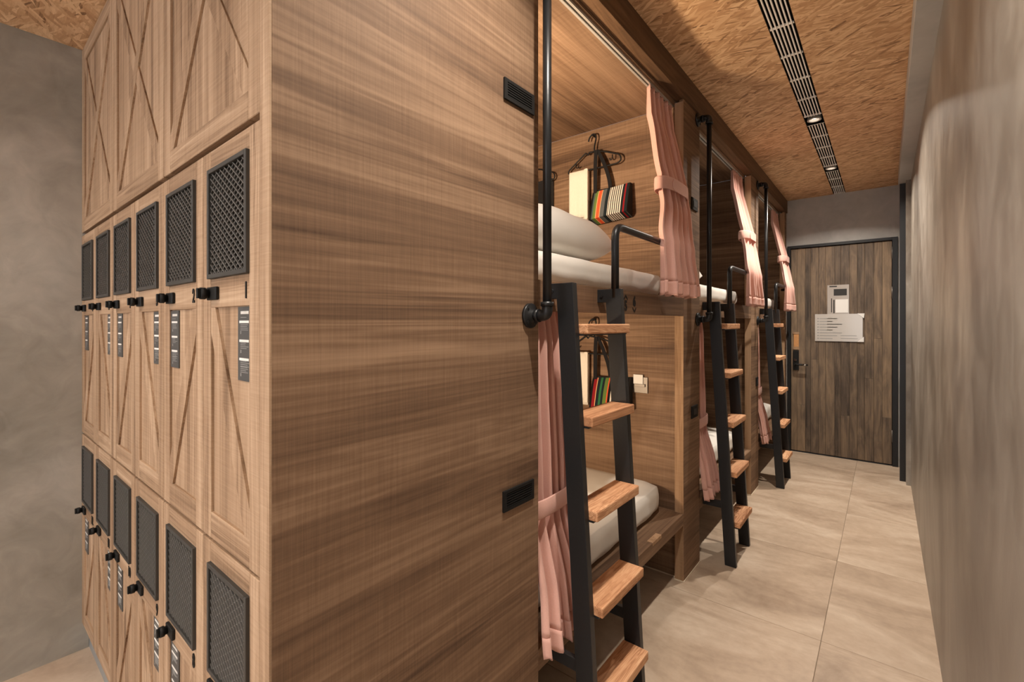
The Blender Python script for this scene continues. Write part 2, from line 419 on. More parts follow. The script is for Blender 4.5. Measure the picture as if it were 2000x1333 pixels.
sg = thing('door_sign', 'small pale wooden tag sign above the door handle', 'sign', (-.706, DY - .003, 1.05))
obj('tag_board', B(-.023, .023, -.006, .003, .02, .175, bev=.002), 'cardboard', sg)
bm = B(-.027, .027, -.009, -.006, .16, .18); box(bm, -.027, .027, -.009, -.006, .0, .03); obj('tag_end', bm, 'strip_z', sg)
def sheet(name, label, x0, x1, z0, z1, y, mat, rows, seed):
    rnd = random.Random(seed)
    t = thing(name, label, 'notice', ((x0 + x1) / 2, y, z0)); w = x1 - x0; h = z1 - z0
    obj('paper', B(-w / 2, w / 2, -.0015, .0015, 0, h), mat, t)
    for (a, b, c, d) in rows: obj('printed_line', B(-w / 2 + a * w, -w / 2 + b * w, -.0022, -.0014, c * h, d * h), 'slot' if seed == 1 else 'greyprint', t)
    return t
rows = [(.1, .45, .93, .97), (.3, .9, .64, .86), (.18, .22, .08, .55), (.28, .34, .05, .5)]
s1 = sheet('paper_notice', 'upright laminated information sheet taped at eye height on the plank door', -.442, -.268, 1.405, 1.698, DY - .0035, 'laminate', rows, 1)
obj('picture', B(-.02, .08, -.003, -.0022, .02, .15), 'white', s1)
rows = []
for k in range(8): rows += [(.05, .085, .08 + k * .105, .12 + k * .105), (.1, .1 + .28 + .1 * ((k * 7) % 3), .085 + k * .105, .11 + k * .105)]
rows += [(.55, .9, .1, .12), (.55, .88, .2, .22)]
s2 = sheet('paper_notice', 'wide laminated notice with creased plastic corners taped across the plank door', -.544, -.163, 1.143, 1.412, DY - .0085, 'laminate2', rows, 2)
bm = bmesh.new(); prism(bm, [(.15, 0), (.2, 0), (.2, .05)], 'y', -.006, -.0016); prism(bm, [(.15, .272), (.2, .225), (.205, .272)], 'y', -.006, -.0016); obj('curled_corner', bm, 'white', s2)
obj('reflective_film', B(-.09, .15, -.0022, -.0014, .09, .262), 'laminate2', s2)

# ================================================================== LOCKERS
CW = (FX - .039 - WL) / 6; CH = .796
def locker_parts(root, mirror, num, meshes, b0=0):
    a, b = .045, CW - .045
    car = obj('carcass', (lambda bm: (box(bm, .001, CW - .001, .5, .51, b0 + .001, CH - .001), box(bm, .001, .012, .032, .5, b0 + .001, CH - .001), box(bm, CW - .012, CW - .001, .032, .5, b0 + .001, CH - .001), box(bm, .012, CW - .012, .022, .5, b0 + .001, b0 + .014), box(bm, .012, CW - .012, .022, .5, CH - .014, CH - .001), bm)[-1])(bmesh.new()), 'panel_z', root)
    d = obj('door', B(a - .004, b + .004, .006, .018, b0 + .05, .478), 'locker_z', root)
    for x0, x1 in ((.002, a), (b, CW - .002)): obj('stile', B(x0, x1, 0, .02, b0 + .002, CH - .003, bev=.0012), 'locker_z', d)
    for z0, z1 in ((b0 + .002, b0 + .055), (.473, .531), (.750, CH - .003)): obj('rail', B(a, b, .0004, .02, z0, z1, bev=.001), 'locker_x', d)
    p, q = ((a, .473), (b, b0 + .055)) if not mirror else ((b, .473), (a, b0 + .055))
    poly = clip_rect(strip(p, q, .021), a, b, b0 + .055, .473)
    obj('brace', prism(bmesh.new(), poly, 'y', .0008, .0062), 'locker_z', d)
    # ventilated upper half
    v = mobj('vent_frame', meshes['frame'], 'vframe', root); mobj('vent_mesh', meshes['net'], 'mesh', v); mobj('backing', meshes['back'], 'dark', v)
    l_ = mobj('lock', meshes['lock'], 'blackp', root); mobj('knob', meshes['knob'], 'blackp', l_); mobj('knob_face', meshes['kface'], 'steel', l_)
    obj('number', text_mesh(str(num), .042, .002, (.7, 0, 0), (0, 0, 1), (b - .012 - (.006 if num > 9 else 0), -.0008, .487)), 'blackp', root)
    nx = b - .060 if not mirror else a + .0
    nt = mobj('notice', meshes['notice'], 'notice', root, loc=(nx, 0, 0)); mobj('printing', meshes['print'], 'white', nt)['kind'] = 'stuff'; mobj('small_print', meshes['small'], 'greyprint', nt)['kind'] = 'stuff'
    for z in (.446, .411, .377): mobj('printed_bar', meshes['bar'], 'white', nt, loc=(0, 0, z))
def locker_meshes():
    out = {}
    def mk(n, bm):
        me = bpy.data.meshes.new(n); bm.to_mesh(me); bm.free(); return me
    a, b, z0, z1 = .043, CW - .043, .531, .752; f = .009
    bm = bmesh.new()
    for q in ((a, a + f, z0, z1), (b - f, b, z0, z1), (a + f, b - f, z0, z0 + f), (a + f, b - f, z1 - f, z1)): box(bm, q[0], q[1], -.007, .004, q[2], q[3], bev=.0008)
    out['frame'] = mk('vent_frame', bm)
    bm = bmesh.new(); w, h = .0215, .0145; x0, x1, zz0, zz1 = a + f - .001, b - f + .001, z0 + f - .001, z1 - f + .001
    for sgn in (1, -1):
        n = int((x1 - x0) / w + (zz1 - zz0) / h) + 2
        for k in range(-1, n):
            # lines  (x-x0)/w + sgn*(z-z0)/h = k
            if sgn == 1: p, q = (x0 + (k + .5) * w, zz0), (x0, zz0 + (k + .5) * h)
            else: p, q = (x0 + (k + .5) * w - (zz1 - zz0) / h * w, zz0), (x0 + (k + .5) * w, zz1)
            if abs(p[0] - q[0]) < 1e-6: continue
            poly = clip_rect(strip(p, q, .0012), x0, x1, zz0, zz1)
            if len(poly) >= 3: prism(bm, poly, 'y', -.003 if sgn == 1 else -.0012, .0008 if sgn == 1 else .003)
    out['net'] = mk('vent_mesh', bm)
    out['back'] = mk('backing', B(a, b, .024, .027, z0, z1))
    out['lock'] = mk('lock', B(.042, .092, -.007, 0, .488, .514, bev=.0015))
    bm = tube(bmesh.new(), [(.055, -.007, .501), (.055, -.012, .501), (.055, -.013, .501), (.055, -.022, .501)], [.0095, .0095, .012, .012], 14); box(bm, .051, .059, -.028, -.022, .491, .511, bev=.001)
    out['knob'] = mk('knob', bm); out['kface'] = mk('knob_face', tube(bmesh.new(), [(.0475, -.0222, .501), (.0475, -.0242, .501)], .0032, 10))
    out['notice'] = mk('notice', B(0, .060, .0036, .0062, .335, .4715))
    bm = bmesh.new()
    x = .014
    for k in range(7): box(bm, x, x + .0034, .0030, .0038, .458, .4635); x += .0052
    out['bar'] = mk('printed_bar', B(.008, .050, .0030, .0038, -.0045, 0))
    out['print'] = mk('printing', bm); bm = bmesh.new(); r = random.Random(3)
    for zb in (.4525, .439, .405, .372, .361):
        for k in range(4 if zb < .45 else 1):
            box(bm, .013, .013 + r.uniform(.022, .04), .0030, .0038, zb - k * .0032 - .001, zb - k * .0032)
    for z in (.427, .392, .349): box(bm, .013, .016, .0030, .0038, z - .006, z)
    out['small'] = mk('small_print', bm)
    return out
LM = locker_meshes()
ORD = ['', 'nearest the corner', 'second from the corner', 'third from the corner', 'fourth from the corner', 'fifth from the corner', 'farthest, against the plaster wall']
for row, zb in (('middle', .879), ('bottom', .879 - .798)):
    for c in range(6):
        x0 = FX - .039 - (c + 1) * CW; num = c + 1 if row == 'middle' else c + 7
        t = thing('locker', '%s row pale wooden locker with mesh vent and number %d, %s' % (row, num, ORD[c + 1]), 'locker', (x0, LY, zb), 'numbered lockers with mesh vents')
        locker_parts(t, c % 2 == 1, num, LM, 0 if row == 'middle' else .028)
# upper cupboards with crossed braces
UH = LCZ - 1.683
for c in range(3):
    w = 2 * CW; x0 = FX - .039 - (c + 1) * w
    t = thing('cupboard', ['pale wooden overhead cupboard with crossed braces, nearest the end panel', 'pale wooden overhead cupboard with crossed braces, middle of the three', 'pale wooden overhead cupboard with crossed braces beside the plaster wall'][c], 'cupboard', (x0, LY, 1.683), 'overhead cupboards with crossed braces')
    obj('carcass', B(.001, w - .001, .022, .5, .001, UH - .001), 'panel_z', t)
    a, b, z0, z1 = .05, w - .05, .055, UH - .06
    d = obj('door', B(a - .004, b + .004, .006, .018, z0 - .004, z1 + .004), 'locker_z', t)
    for q in ((.002, a), (b, w - .002)): obj('stile', B(q[0], q[1], 0, .02, .002, UH - .004, bev=.0012), 'locker_z', d)
    for q in ((.002, z0), (z1, UH - .004)): obj('rail', B(a, b, .0004, .02, q[0], q[1], bev=.001), 'locker_x', d)
    obj('brace', prism(bmesh.new(), clip_rect(strip((a, z0), (b, z1), .021), a, b, z0, z1), 'y', .0008, .0092), 'locker_z', d)
    obj('brace', prism(bmesh.new(), clip_rect(strip((a, z1), (b, z0), .021), a, b, z0, z1), 'y', .0016, .0092), 'locker_z', d)

# end panel that closes the lockers towards the corridor
ep = thing('end_panel', 'large walnut brown wooden end panel between lockers and first bunk', 'panel', (FX - .02, LY, 0))
obj('panel_face', B(-.017, .02, .003, S[0] - LY, 0, 2.466, bev=.0008), 'panel_y', ep)
obj('lit_edge_band', B(-.017, .0195, -.001, .003, 0, 2.466), 'locker_z', ep)  # paler wood colour carries the window light falling on this edge

def black_outlet(name, label, y0, y1, z0, z1, kind):
    t = thing(name, label, 'vent' if kind == 'vent' else 'switch', (FX, (y0 + y1) / 2, z0)); w = (y1 - y0) / 2; h = z1 - z0
    bm = bmesh.new(); f = .012
    if kind == 'vent':
        for q in ((-w, -w + f, 0, h), (w - f, w, 0, h), (-w + f, w - f, 0, f * .7), (-w + f, w - f, h - f * .7, h)): box(bm, 0, .006, q[0], q[1], q[2], q[3])
        obj('frame', bm, 'blackp', t); obj('backing', B(0, .0015, -w + f, w - f, f * .7, h - f * .7), 'dark', t)
        n = 6
        for k in range(n):
            z = f * .7 + (h - 1.4 * f) * (k + .5) / n; obj('slat', B(.0015, .005, -w + f, w - f, z - .0022, z + .0014), 'blackp', t)
    else:
        obj('plate', B(0, .007, -w, w, 0, h, bev=.0015), 'blackp', t)
        obj('insert', B(.007, .0085, -w * .55, w * .55, h * .25, h * .75, bev=.0005), 'slot', t)
    return t
# positions measured on the face x = FX
black_outlet('vent_grille', 'black rectangular grille high on the large wooden end panel', .939, 1.073, 1.925, 1.982, 'vent')
black_outlet('vent_grille', 'black rectangular grille low on the large wooden end panel', .935, 1.071, .812, .868, 'vent')
black_outlet('wall_switch', 'black switch plate at upper bunk height beside the first curtain', 2.475, 2.57, 1.925, 1.99, 'sw')
black_outlet('wall_switch', 'black switch plate at lower bunk height on the first bunk column', 2.475, 2.57, .815, .88, 'sw')
black_outlet('wall_switch', 'black switch plate on the second bunk column, lower bunk height', 4.04, 4.11, .82, .89, 'sw')

# ================================================================== BUNKS
D = 2.0
ORDB = ['nearest', 'middle', 'farthest']
for u in range(3):
    s = S[u]; cw = .26 if u < 2 else DY - s - OW - .001
    bt = thing('bunk_unit', '%s built-in wooden double bunk, %s' % (ORDB[u], ['lit inside, beside the large end panel', 'dark inside, between the two other bunks', 'dark inside, next to the plank door'][u]), 'bunk bed', (FX, s, 0), 'built-in wooden bunks')
    obj('near_side_panel', B(-D, -.04, -.019, 0, 0, 2.455), 'panel_x', bt)
    obj('far_side_panel', B(-D, -.046, OW + .025, OW + .045, 0, 2.455), 'panel_x', bt)
    obj('column_panel', B(-.022, 0, OW + .0005, OW + cw, .0, 2.466, bev=.0008), 'panel_y', bt)
    obj('edge_strip', B(-.045, -.0005, OW, OW + .024, 0, 2.455, bev=.0006), 'strip_z', bt)
    up = obj('upper_platform', B(-D, -.022, 0, OW + .024, 1.39, 1.45), 'panel_y', bt)
    obj('platform_front', B(-.022, 0, 0.0005, OW - .0005, 1.357, 1.45, bev=.001), 'panel_y', up)
    lo = obj('lower_platform', B(-D, -.022, 0, OW + .024, .30, .345), 'panel_y', bt)
    obj('platform_front', B(-.09, 0, 0.0005, OW - .0005, .288, .349, bev=.0015), 'panel_y', lo)
    obj('ceiling_panel', B(-D, -.046, 0, OW + .024, 2.455, 2.475), 'panel_y', bt)
    obj('back_panel', B(-D - .02, -D, -.019, OW + .045, 0, 2.475), 'panel_y', bt)
    for z in (2.455, 1.39):
        x_, w_ = (-.07, OW + .02) if z > 2 else (-.05, OW)
        bm = bmesh.new()
        for a, b in ((-.013, -.004), (.004, .013)): box(bm, x_ + a, x_ + b, .001, w_, z - .010, z)
        tr = obj('curtain_track', bm, 'alu', bt); obj('track_channel', B(x_ - .004, x_ + .004, .001, w_, z - .004, z), 'slot', tr)
    bm = B(-.0, .004, OW, OW + cw, 0, .005); box(bm, -.3, -.046, OW + .02, OW + .025, 0, .004); box(bm, -.046, .004, OW - .004, OW, 0, .005); obj('sealant_line', bm, 'caulk', bt)
    if u == 0:
        obj('ledge_patch', B(-.026, .0012, .86, .96, .335, .3502), 'strip_z', lo)
        bm = bmesh.new(); rt, up_ = (0, 1, 0), (0, 0, 1)
        text_mesh('5', .054, .002, (0, .95, 0), up_, (.0005, .588, 1.372), bm, .0026); text_mesh('6', .054, .002, (0, .95, 0), up_, (.0005, .668, 1.392), bm, .0026)
        def chev(y, z, s_):
            for d_ in (-1, 1):
                prism(bm, [(y, z), (y + d_ * .016, z - s_ * .014), (y + d_ * .016, z - s_ * .0215), (y, z - s_ * .0075)], 'x', -.0005, .0015)
        chev(.588, 1.434, 1); chev(.668, 1.364, -1)
        obj('berth_numbers', bm, 'blackp', bt)

def mattress(label, loc, ly, lx, h, bulge, grp):
    bm = bmesh.new(); nx, ny, nz = 40, 28, 6
    r = .055
    # rounded slab: sample a box surface and pull the corners in
    bmesh.ops.create_cube(bm, size=1)
    bmesh.ops.subdivide_edges(bm, edges=list(bm.edges), cuts=22, use_grid_fill=True)
    rnd = random.Random(label)
    ph = [rnd.uniform(0, 6) for _ in range(6)]
    for v in bm.verts:
        p = Vector((v.co.x * lx, v.co.y * ly, v.co.z * h))
        c = Vector((max(-lx / 2 + r, min(lx / 2 - r, p.x)), max(-ly / 2 + r, min(ly / 2 - r, p.y)), max(-h / 2 + r * .9, min(h / 2 - r * .9, p.z))))
        d = p - c
        if d.length > 1e-6: p = c + d.normalized() * min(d.length, r)
        if p.z > 0: p.z += bulge * (1 - (2 * p.x / lx) ** 4) * (1 - (2 * p.y / ly) ** 4)
        side = max(0, 1 - abs(p.z) / (h * .4))
        wr = math.sin(p.y * 31 + ph[0] + 3 * math.sin(p.z * 20 + ph[1])) * .003 + math.sin(p.y * 13 + p.x * 9 + ph[2]) * .003
        p.x += wr * (1 if p.x > lx * .4 else 0); p.z += .002 * math.sin(p.x * 12 + ph[3]) * math.sin(p.y * 9 + ph[4])
        v.co = p + Vector((0, 0, h / 2))
    o = obj('mattress', bm, 'sheet', smooth=True, loc=loc)
    return tag(o, label, 'mattress', grp)
for u in range(3):
    s = S[u]
    mattress('white sheeted mattress of the upper berth in the %s bunk' % ORDB[u], (FX - .065 - .95, s + .60, 1.452), 1.16, 1.90, .118, .012, 'white mattresses in the bunks')
    mattress('white sheeted mattress of the lower berth in the %s bunk' % ORDB[u], (FX - .092 - .93, s + .63, .351), 1.20, 1.86, .145, .028, 'white mattresses in the bunks')
def pillow(label, loc, ly, lx, h):
    bm = bmesh.new(); n = 24; top = []; bot = []
    for i in range(n + 1):
        a = []; b = []
        for j in range(n + 1):
            u_, v_ = -1 + 2 * i / n, -1 + 2 * j / n
            t = max(0, (1 - abs(u_) ** 4)) ** .5 * max(0, (1 - abs(v_) ** 3.4)) ** .5
            k = 1 - .06 * (abs(u_) ** 2) * (abs(v_) ** 2)
            x_, y_ = u_ * lx / 2 * k, v_ * ly / 2 * k
            a.append(bm.verts.new((x_, y_, h * .42 + t * h * .58 + .004 * math.sin(x_ * 30) * math.sin(y_ * 22))))
            b.append(a[-1] if t == 0 else bm.verts.new((x_, y_, h * .42 * (1 - t))))
        top.append(a); bot.append(b)
    for i in range(n):
        for j in range(n):
            bm.faces.new((top[i][j], top[i + 1][j], top[i + 1][j + 1], top[i][j + 1]))
            q = [bot[i][j], bot[i][j + 1], bot[i + 1][j + 1], bot[i + 1][j]]
            try: bm.faces.new(q)
            except ValueError: pass
    return tag(obj('pillow', bm, 'sheet', smooth=True, loc=loc), label, 'pillow', 'white pillows on upper berths')
pillow('plump white pillow on the upper berth of the lit nearest bunk', (-1.13, S[0] + .42, 1.576), .72, .44, .20)
pillow('white pillow on the upper berth of the dark middle bunk', (-1.17, S[1] + .34, 1.576), .66, .42, .17)

# ---- reading lamps inside the nearest bunk, fixed on its near side panel (out of the camera's sight)
def reading_lamp(label, loc, power):
    t = thing('wall_lamp', label, 'lamp', loc)
    obj('lamp_back', B(-.05, .05, 0, .015, -.04, .04, bev=.003), 'blackp', t)
    obj('lamp_shade', B(-.045, .045, .015, .05, -.03, .03, bev=.008, seg=3), 'bulb', t)
    l = bpy.data.lights.new('lamp_light', 'AREA'); l.shape = 'DISK'; l.size = .12; l.energy = power; l.color = (1, .76, .52)
    o = bpy.data.objects.new('lamp_light', l); COL.objects.link(o); o.parent = t; o.location = (0, .056, 0); o.rotation_euler = (math.radians(-115), 0, math.pi)
reading_lamp('warm reading lamp inside the upper berth of the nearest bunk', (-1.35, S[0], 1.95), 25)
reading_lamp('warm reading lamp inside the lower berth of the nearest bunk', (-1.35, S[0], .95), 18)

# ---- curtains
def curtain(label, loc, prof, nf, tie, grp, seed, flare=1.0, tip=1):
    """prof: list of (z, xc, y0, y1, amp) from top to bottom, in coordinates relative to loc"""
    rnd = random.Random(seed); t = thing('curtain', label, 'curtain', loc, grp)
    NU, NV = 30 * nf // 2, 60
    def at(z):
        for a, b in zip(prof, prof[1:]):
            if a[0] >= z >= b[0]:
                k = (a[0] - z) / (a[0] - b[0]); k2 = k * k * (3 - 2 * k)
                return [a[i] + (b[i] - a[i]) * (k2 if i != 1 else k) for i in range(1, 5)]
        return prof[-1][1:]
    z0, z1 = prof[0][0], prof[-1][0]
    phs = [rnd.uniform(-.5, .5) for _ in range(4)]; amps = [rnd.uniform(.6, 1.2) for _ in range(nf + 2)]
    def pt(u_, z, off=0):
        xc, y0, y1, am = at(z); k = (z0 - z) / (z0 - z1)
        uu = u_ + .02 * math.sin(u_ * 9 + phs[0]) + .025 * math.sin(k * 5 + phs[1] + u_ * 4) * (u_ * (1 - u_) * 4)
        w = 2 * math.pi * nf * uu + phs[2]
        f = math.sin(w + .6 * math.sin(w)) + .35 * math.sin(2.37 * w + 1 + k * 1.5)
        A = am * (amps[int(max(0, min(nf, uu * nf)))] * .4 + .6)
        return Vector((xc + f * A + off, y0 + (y1 - y0) * (u_ + .012 * math.cos(w)), z))
    def surf(za, zb, nv, off, jag=0):
        bm = bmesh.new(); g_ = []
        for j in range(nv + 1):
            z = za + (zb - za) * j / nv; row = []
            for i in range(NU + 1):
                p = pt(i / NU, z, off)
                if jag and j == nv: p.z += .006 * math.sin(i * .7) * flare
                row.append(bm.verts.new(p))
            g_.append(row)
        for j in range(nv):
            for i in range(NU): bm.faces.new((g_[j][i], g_[j][i + 1], g_[j + 1][i + 1], g_[j + 1][i]))
        return bm
    def solid(o, th):
        m = o.modifiers.new('thickness', 'SOLIDIFY'); m.thickness = th; m.offset = 0
    hem = z1 + .055 * (1 if z0 - z1 > .9 else .9)
    cl = obj('cloth', surf(z0, hem, NV, 0), 'pink', t, True); solid(cl, .002)
    h = obj('hem', surf(hem, z1, 5, .0012, 1), 'pink', cl, True); solid(h, .0032)
    hd = obj('heading_tape', surf(z0 + .0, z0 - .028, 3, .0015), 'pink', cl, True); solid(hd, .003)
    # tieback band
    xc, y0, y1, am = at(tie); w = (y1 - y0) / 2; cy = (y0 + y1) / 2; bm = bmesh.new(); n = 40; rings = []
    for zz, gr in ((-.028, 0), (-.024, .002), (0, .003), (.024, .002), (.028, 0)):
        rings.append([bm.verts.new((xc + (am * 1.45 + .007 + gr) * math.copysign(abs(math.cos(a)) ** .8, math.cos(a)), cy + (w + .006 + gr) * math.copysign(abs(math.sin(a)) ** .75, math.sin(a)), tie + zz + .006 * math.sin(a + .6))) for a in [2 * math.pi * k / n for k in range(n)]])
    for a, b in zip(rings, rings[1:]):
        for k in range(n): bm.faces.new((a[k], a[(k + 1) % n], b[(k + 1) % n], b[k]))
    tb = obj('tieback', bm, 'pink', t, True); solid(tb, .003)
    if tip:
        bm = bmesh.new(); pts = []
        for k in range(9):
            a = math.pi / 2 + math.pi * k / 8; pts.append((cy - w * .45 + .022 * math.cos(a), tie + .026 * math.sin(a)))
        pts += [(cy + w * .5, tie - .026), (cy + w * .5, tie + .026)]
        prism(bm, pts, 'x', xc + am * 1.45 + .0085, xc + am * 1.45 + .0115); obj('tieback_end', bm, 'pink', tb)
    xc, y0, y1, am = at(z0)
    for k in range(nf):
        y = y0 + (y1 - y0) * (k + .5) / nf; obj('glider', B(xc - .004, xc + .004, y - .003, y + .003, z0 - .005, z0 + .012), 'alu', t)
    return t
for u in range(3):
    y = S[u]
    prof = [(2.442, -.07, .965, 1.235, .013), (2.30, -.062, .955, 1.235, .019), (1.985, .018, .875, 1.20, .020), (1.90, .026, .87, 1.195, .020), (1.66, .088, .725, 1.09, .022), (1.443, .080, .744, 1.175, .030)]
    curtain('salmon pink curtain tied back at the far end of the %s upper berth' % ORDB[u], (FX, y, 0), prof, 5, 1.945, 'tied-back pink curtains', 11 + u, tip=1)
    prof = [(1.378, -.05, .012, .165, .012), (1.25, -.048, .012, .185, .017), (.80, -.042, .012, .205, .018), (.70, -.036, .012, .21, .018), (.54, -.004, .004, .235, .020), (.350, .030, -.022, .255, .021)]
    prof = [(a, b + (.006 if a < .6 else 0), c, d, e) for a, b, c, d, e in prof]
    curtain('salmon pink curtain tied back at the near end of the %s lower berth' % ORDB[u], (FX, y, 0), prof, 5, .755, 'tied-back pink curtains', 31 + u, tip=0)

# ---- hangers, towels and bags on the far side panel of the nearest bunk
HY = S[0] + OW + .025          # face of that panel
def hanger(label, loc):
    t = thing('clothes_hanger', label, 'hanger', loc, 'black hangers on the bunk wall')
    r = .0042
    obj('hook', tube(bmesh.new(), fillet([(-.034, 0, .068), (-.028, 0, .088), (-.008, 0, .105), (.012, 0, .100), (.016, 0, .075), (.004, 0, .03), (.004, 0, .0)], .02), r * 1.05, 8), 'blackp', t)
    bm = tube(bmesh.new(), fillet([(.0, 0, .0), (-.03, 0, .004), (-.036, 0, -.012), (-.05, 0, .006), (-.168, 0, -.075), (-.172, 0, -.094), (-.15, 0, -.098), (.15, 0, -.098), (.172, 0, -.084), (.165, 0, -.052), (.05, 0, -.006), (.0, 0, .0)], .022, 5), r, 8)
    obj('frame', bm, 'blackp', t)
    for sg_ in (-1, 1):
        obj('notch_hook', tube(bmesh.new(), fillet([(sg_ * .118, 0, -.042), (sg_ * .118, 0, -.066), (sg_ * .106, 0, -.072), (sg_ * .102, 0, -.060)], .01), .003, 6), 'blackp', t)
    obj('wall_peg', tube(bmesh.new(), [(-.006, -.008, .098), (-.006, .032, .098)], .005, 8), 'blackp', t)
    return t
def towel(label, loc):
    t = thing('towel', label, 'towel', loc, 'white towels on hangers')
    bm = bmesh.new(); rows = []
    n = 22; w = .115
    path = [(.010, -.30 + .30 * k / 8) for k in range(9)] + [(.007, .006), (0, .009), (-.007, .006)] + [(-.011, -.27 * k / 8) for k in range(9)]
    for yy, zz in path:
        rows.append([bm.verts.new((-w / 2 + w * i / n, yy - (.004 * math.sin(i * .55) if yy < -.008 else 0) * min(1, abs(zz) * 5), zz)) for i in range(n + 1)])
    for a, b in zip(rows, rows[1:]):
        for i in range(n): bm.faces.new((a[i], a[i + 1], b[i + 1], b[i]))
    o = obj('towel_layer', bm, 'towel', t, True); m = o.modifiers.new('thickness', 'SOLIDIFY'); m.thickness = .005; m.offset = 0
    bm = B(.042, .066, -.013, .014, -.285, .012, bev=.005, seg=2); obj('folded_edge', bm, 'towel', t)
    return t
def tote(label, loc, mat):
    """loc: middle of the bag's top edge; straps run up to the hanger"""
    t = thing('tote_bag', label, 'bag', loc, 'striped tote bags')
    w, h, d = .112, .165, .075
    bm = bmesh.new(); NX, NZ = 10, 8
    def sh(i, j):  # front and gusset profile
        u_ = -1 + 2 * i / NX
        return u_
    prof = [(-.012 - .046 * (j / NZ) ** .8, -h * j / NZ) for j in range(NZ + 1)] + [(-.030, -h - .008), (-.008, -h - .014), (.016, -h - .020)]
    g_ = []
    for yy, zz in prof:
        g_.append([bm.verts.new((u_ * w * (1 + .02 * math.sin(zz * 40)), yy - .008 * (1 - u_ * u_) * min(1, -zz * 12), zz + .008 * u_)) for u_ in [-1 + 2 * i / NX for i in range(NX + 1)]])
    bk = []
    for yy, zz in ((.016, 0), (.018, -h * .5)):
        bk.append([bm.verts.new((u_ * w, yy, zz + .008 * u_)) for u_ in [-1 + 2 * i / NX for i in range(NX + 1)]])
    for a, b in zip(g_, g_[1:]):
        for i in range(NX): bm.faces.new((a[i], a[i + 1], b[i + 1], b[i]))
    chain = [bk[0], bk[1], g_[-1]]
    for a, b in zip(chain, chain[1:]):
        for i in range(NX): bm.faces.new((a[i], b[i], b[i + 1], a[i + 1]))
    o = obj('bag_body', bm, mat, t)
    for sg_, c in ((0, -1), (NX, 1)):
        bm = bmesh.new()
        ring = [g[sg_].co.copy() if g[sg_].is_valid else None for g in []]
        pts = [(yy, zz + .008 * c) for yy, zz in prof] + [(.018, -h * .5 + .008 * c), (.016, .008 * c)]
        prism(bm, pts, 'x', c * w - .001, c * w + .003 * c + .001); obj('side_gusset', bm, 'strap', t)
    bm = bmesh.new(); box(bm, -w, w, -.010, -.002, -.012, .003); obj('top_binding', bm, 'strap', o)
    for sgn, yy in ((-1, -.014), (1, -.010)):
        bm = bmesh.new()
        path = [(-.098 if sgn < 0 else -.002, yy, -.02), (-.098 if sgn < 0 else -.012, yy, .06), (-.094 if sgn < 0 else -.046, yy - .006, .16), (-.090 if sgn < 0 else -.084, yy - .004, .232)]
        pts = fillet(path, .06, 5); hw = .011; A = []
        for p in pts:
            A.append([bm.verts.new(p + Vector((dx_, dy_, 0))) for dx_, dy_ in ((-hw, -.002), (hw, -.002), (hw, .002), (-hw, .002))])
        for a, b in zip(A, A[1:]):
            for k in range(4): bm.faces.new((a[k], a[(k + 1) % 4], b[(k + 1) % 4], b[k]))
        bm.faces.new(A[0]); bm.faces.new(A[-1][::-1]); bmesh.ops.recalc_face_normals(bm, faces=bm.faces)
        obj('strap', bm, 'strap', t)
    return t
hz = 2.312
hanger('black plastic hanger hooked in the lit upper berth above the orange striped bag', (-1.305, HY - .034, hz))
towel('folded white towel hanging in the lit upper berth above the pillow', (-1.405, HY - .034, hz - .100))
tote('tote bag with orange, green and black striped canvas in the upper berth', (-1.195, HY - .024, hz - .228), 'bag_a')
hanger('black plastic hanger partly hidden behind the near iron pipe in the upper berth', (-1.745, HY - .034, hz - .01))
b3 = tote('black tote bag hanging deep in the upper berth, partly hidden by the iron pipe', (-1.715, HY - .03, hz - .10), 'strap')
hanger('black plastic hanger in the lower berth seen between the ladder rails', (-1.305, HY - .034, hz - 1.07))
towel('folded white towel in the lower berth seen between the ladder rails', (-1.405, HY - .034, hz - 1.17))
tote('tote bag with green, red and navy striped canvas in the lower berth', (-1.195, HY - .024, hz - 1.298), 'bag_b')
ch = thing('card_switch', 'brushed steel card holder with white card on lower berth wall', 'switch', (-1.035, HY, .94))
obj('plate', B(-.043, .043, -.008, 0, 0, .088, bev=.0015), 'steel', ch); obj('card', B(-.036, .018, -.013, -.009, .05, .10), 'white', ch); obj('slot_lip', B(-.03, .03, -.016, -.008, .034, .05, bev=.001), 'steel', ch)
il = thing('indicator_light', 'tiny glowing red indicator on the wall of the dark middle lower berth', 'light', (-1.22, S[1] + OW + .025, 1.16))
obj('housing', tube(bmesh.new(), [(0, 0, 0), (0, -.02, 0)], .022, 14), 'blackp', il); obj('glow', tube(bmesh.new(), [(0, -.02, 0), (0, -.023, 0)], .008, 10), 'led', il)

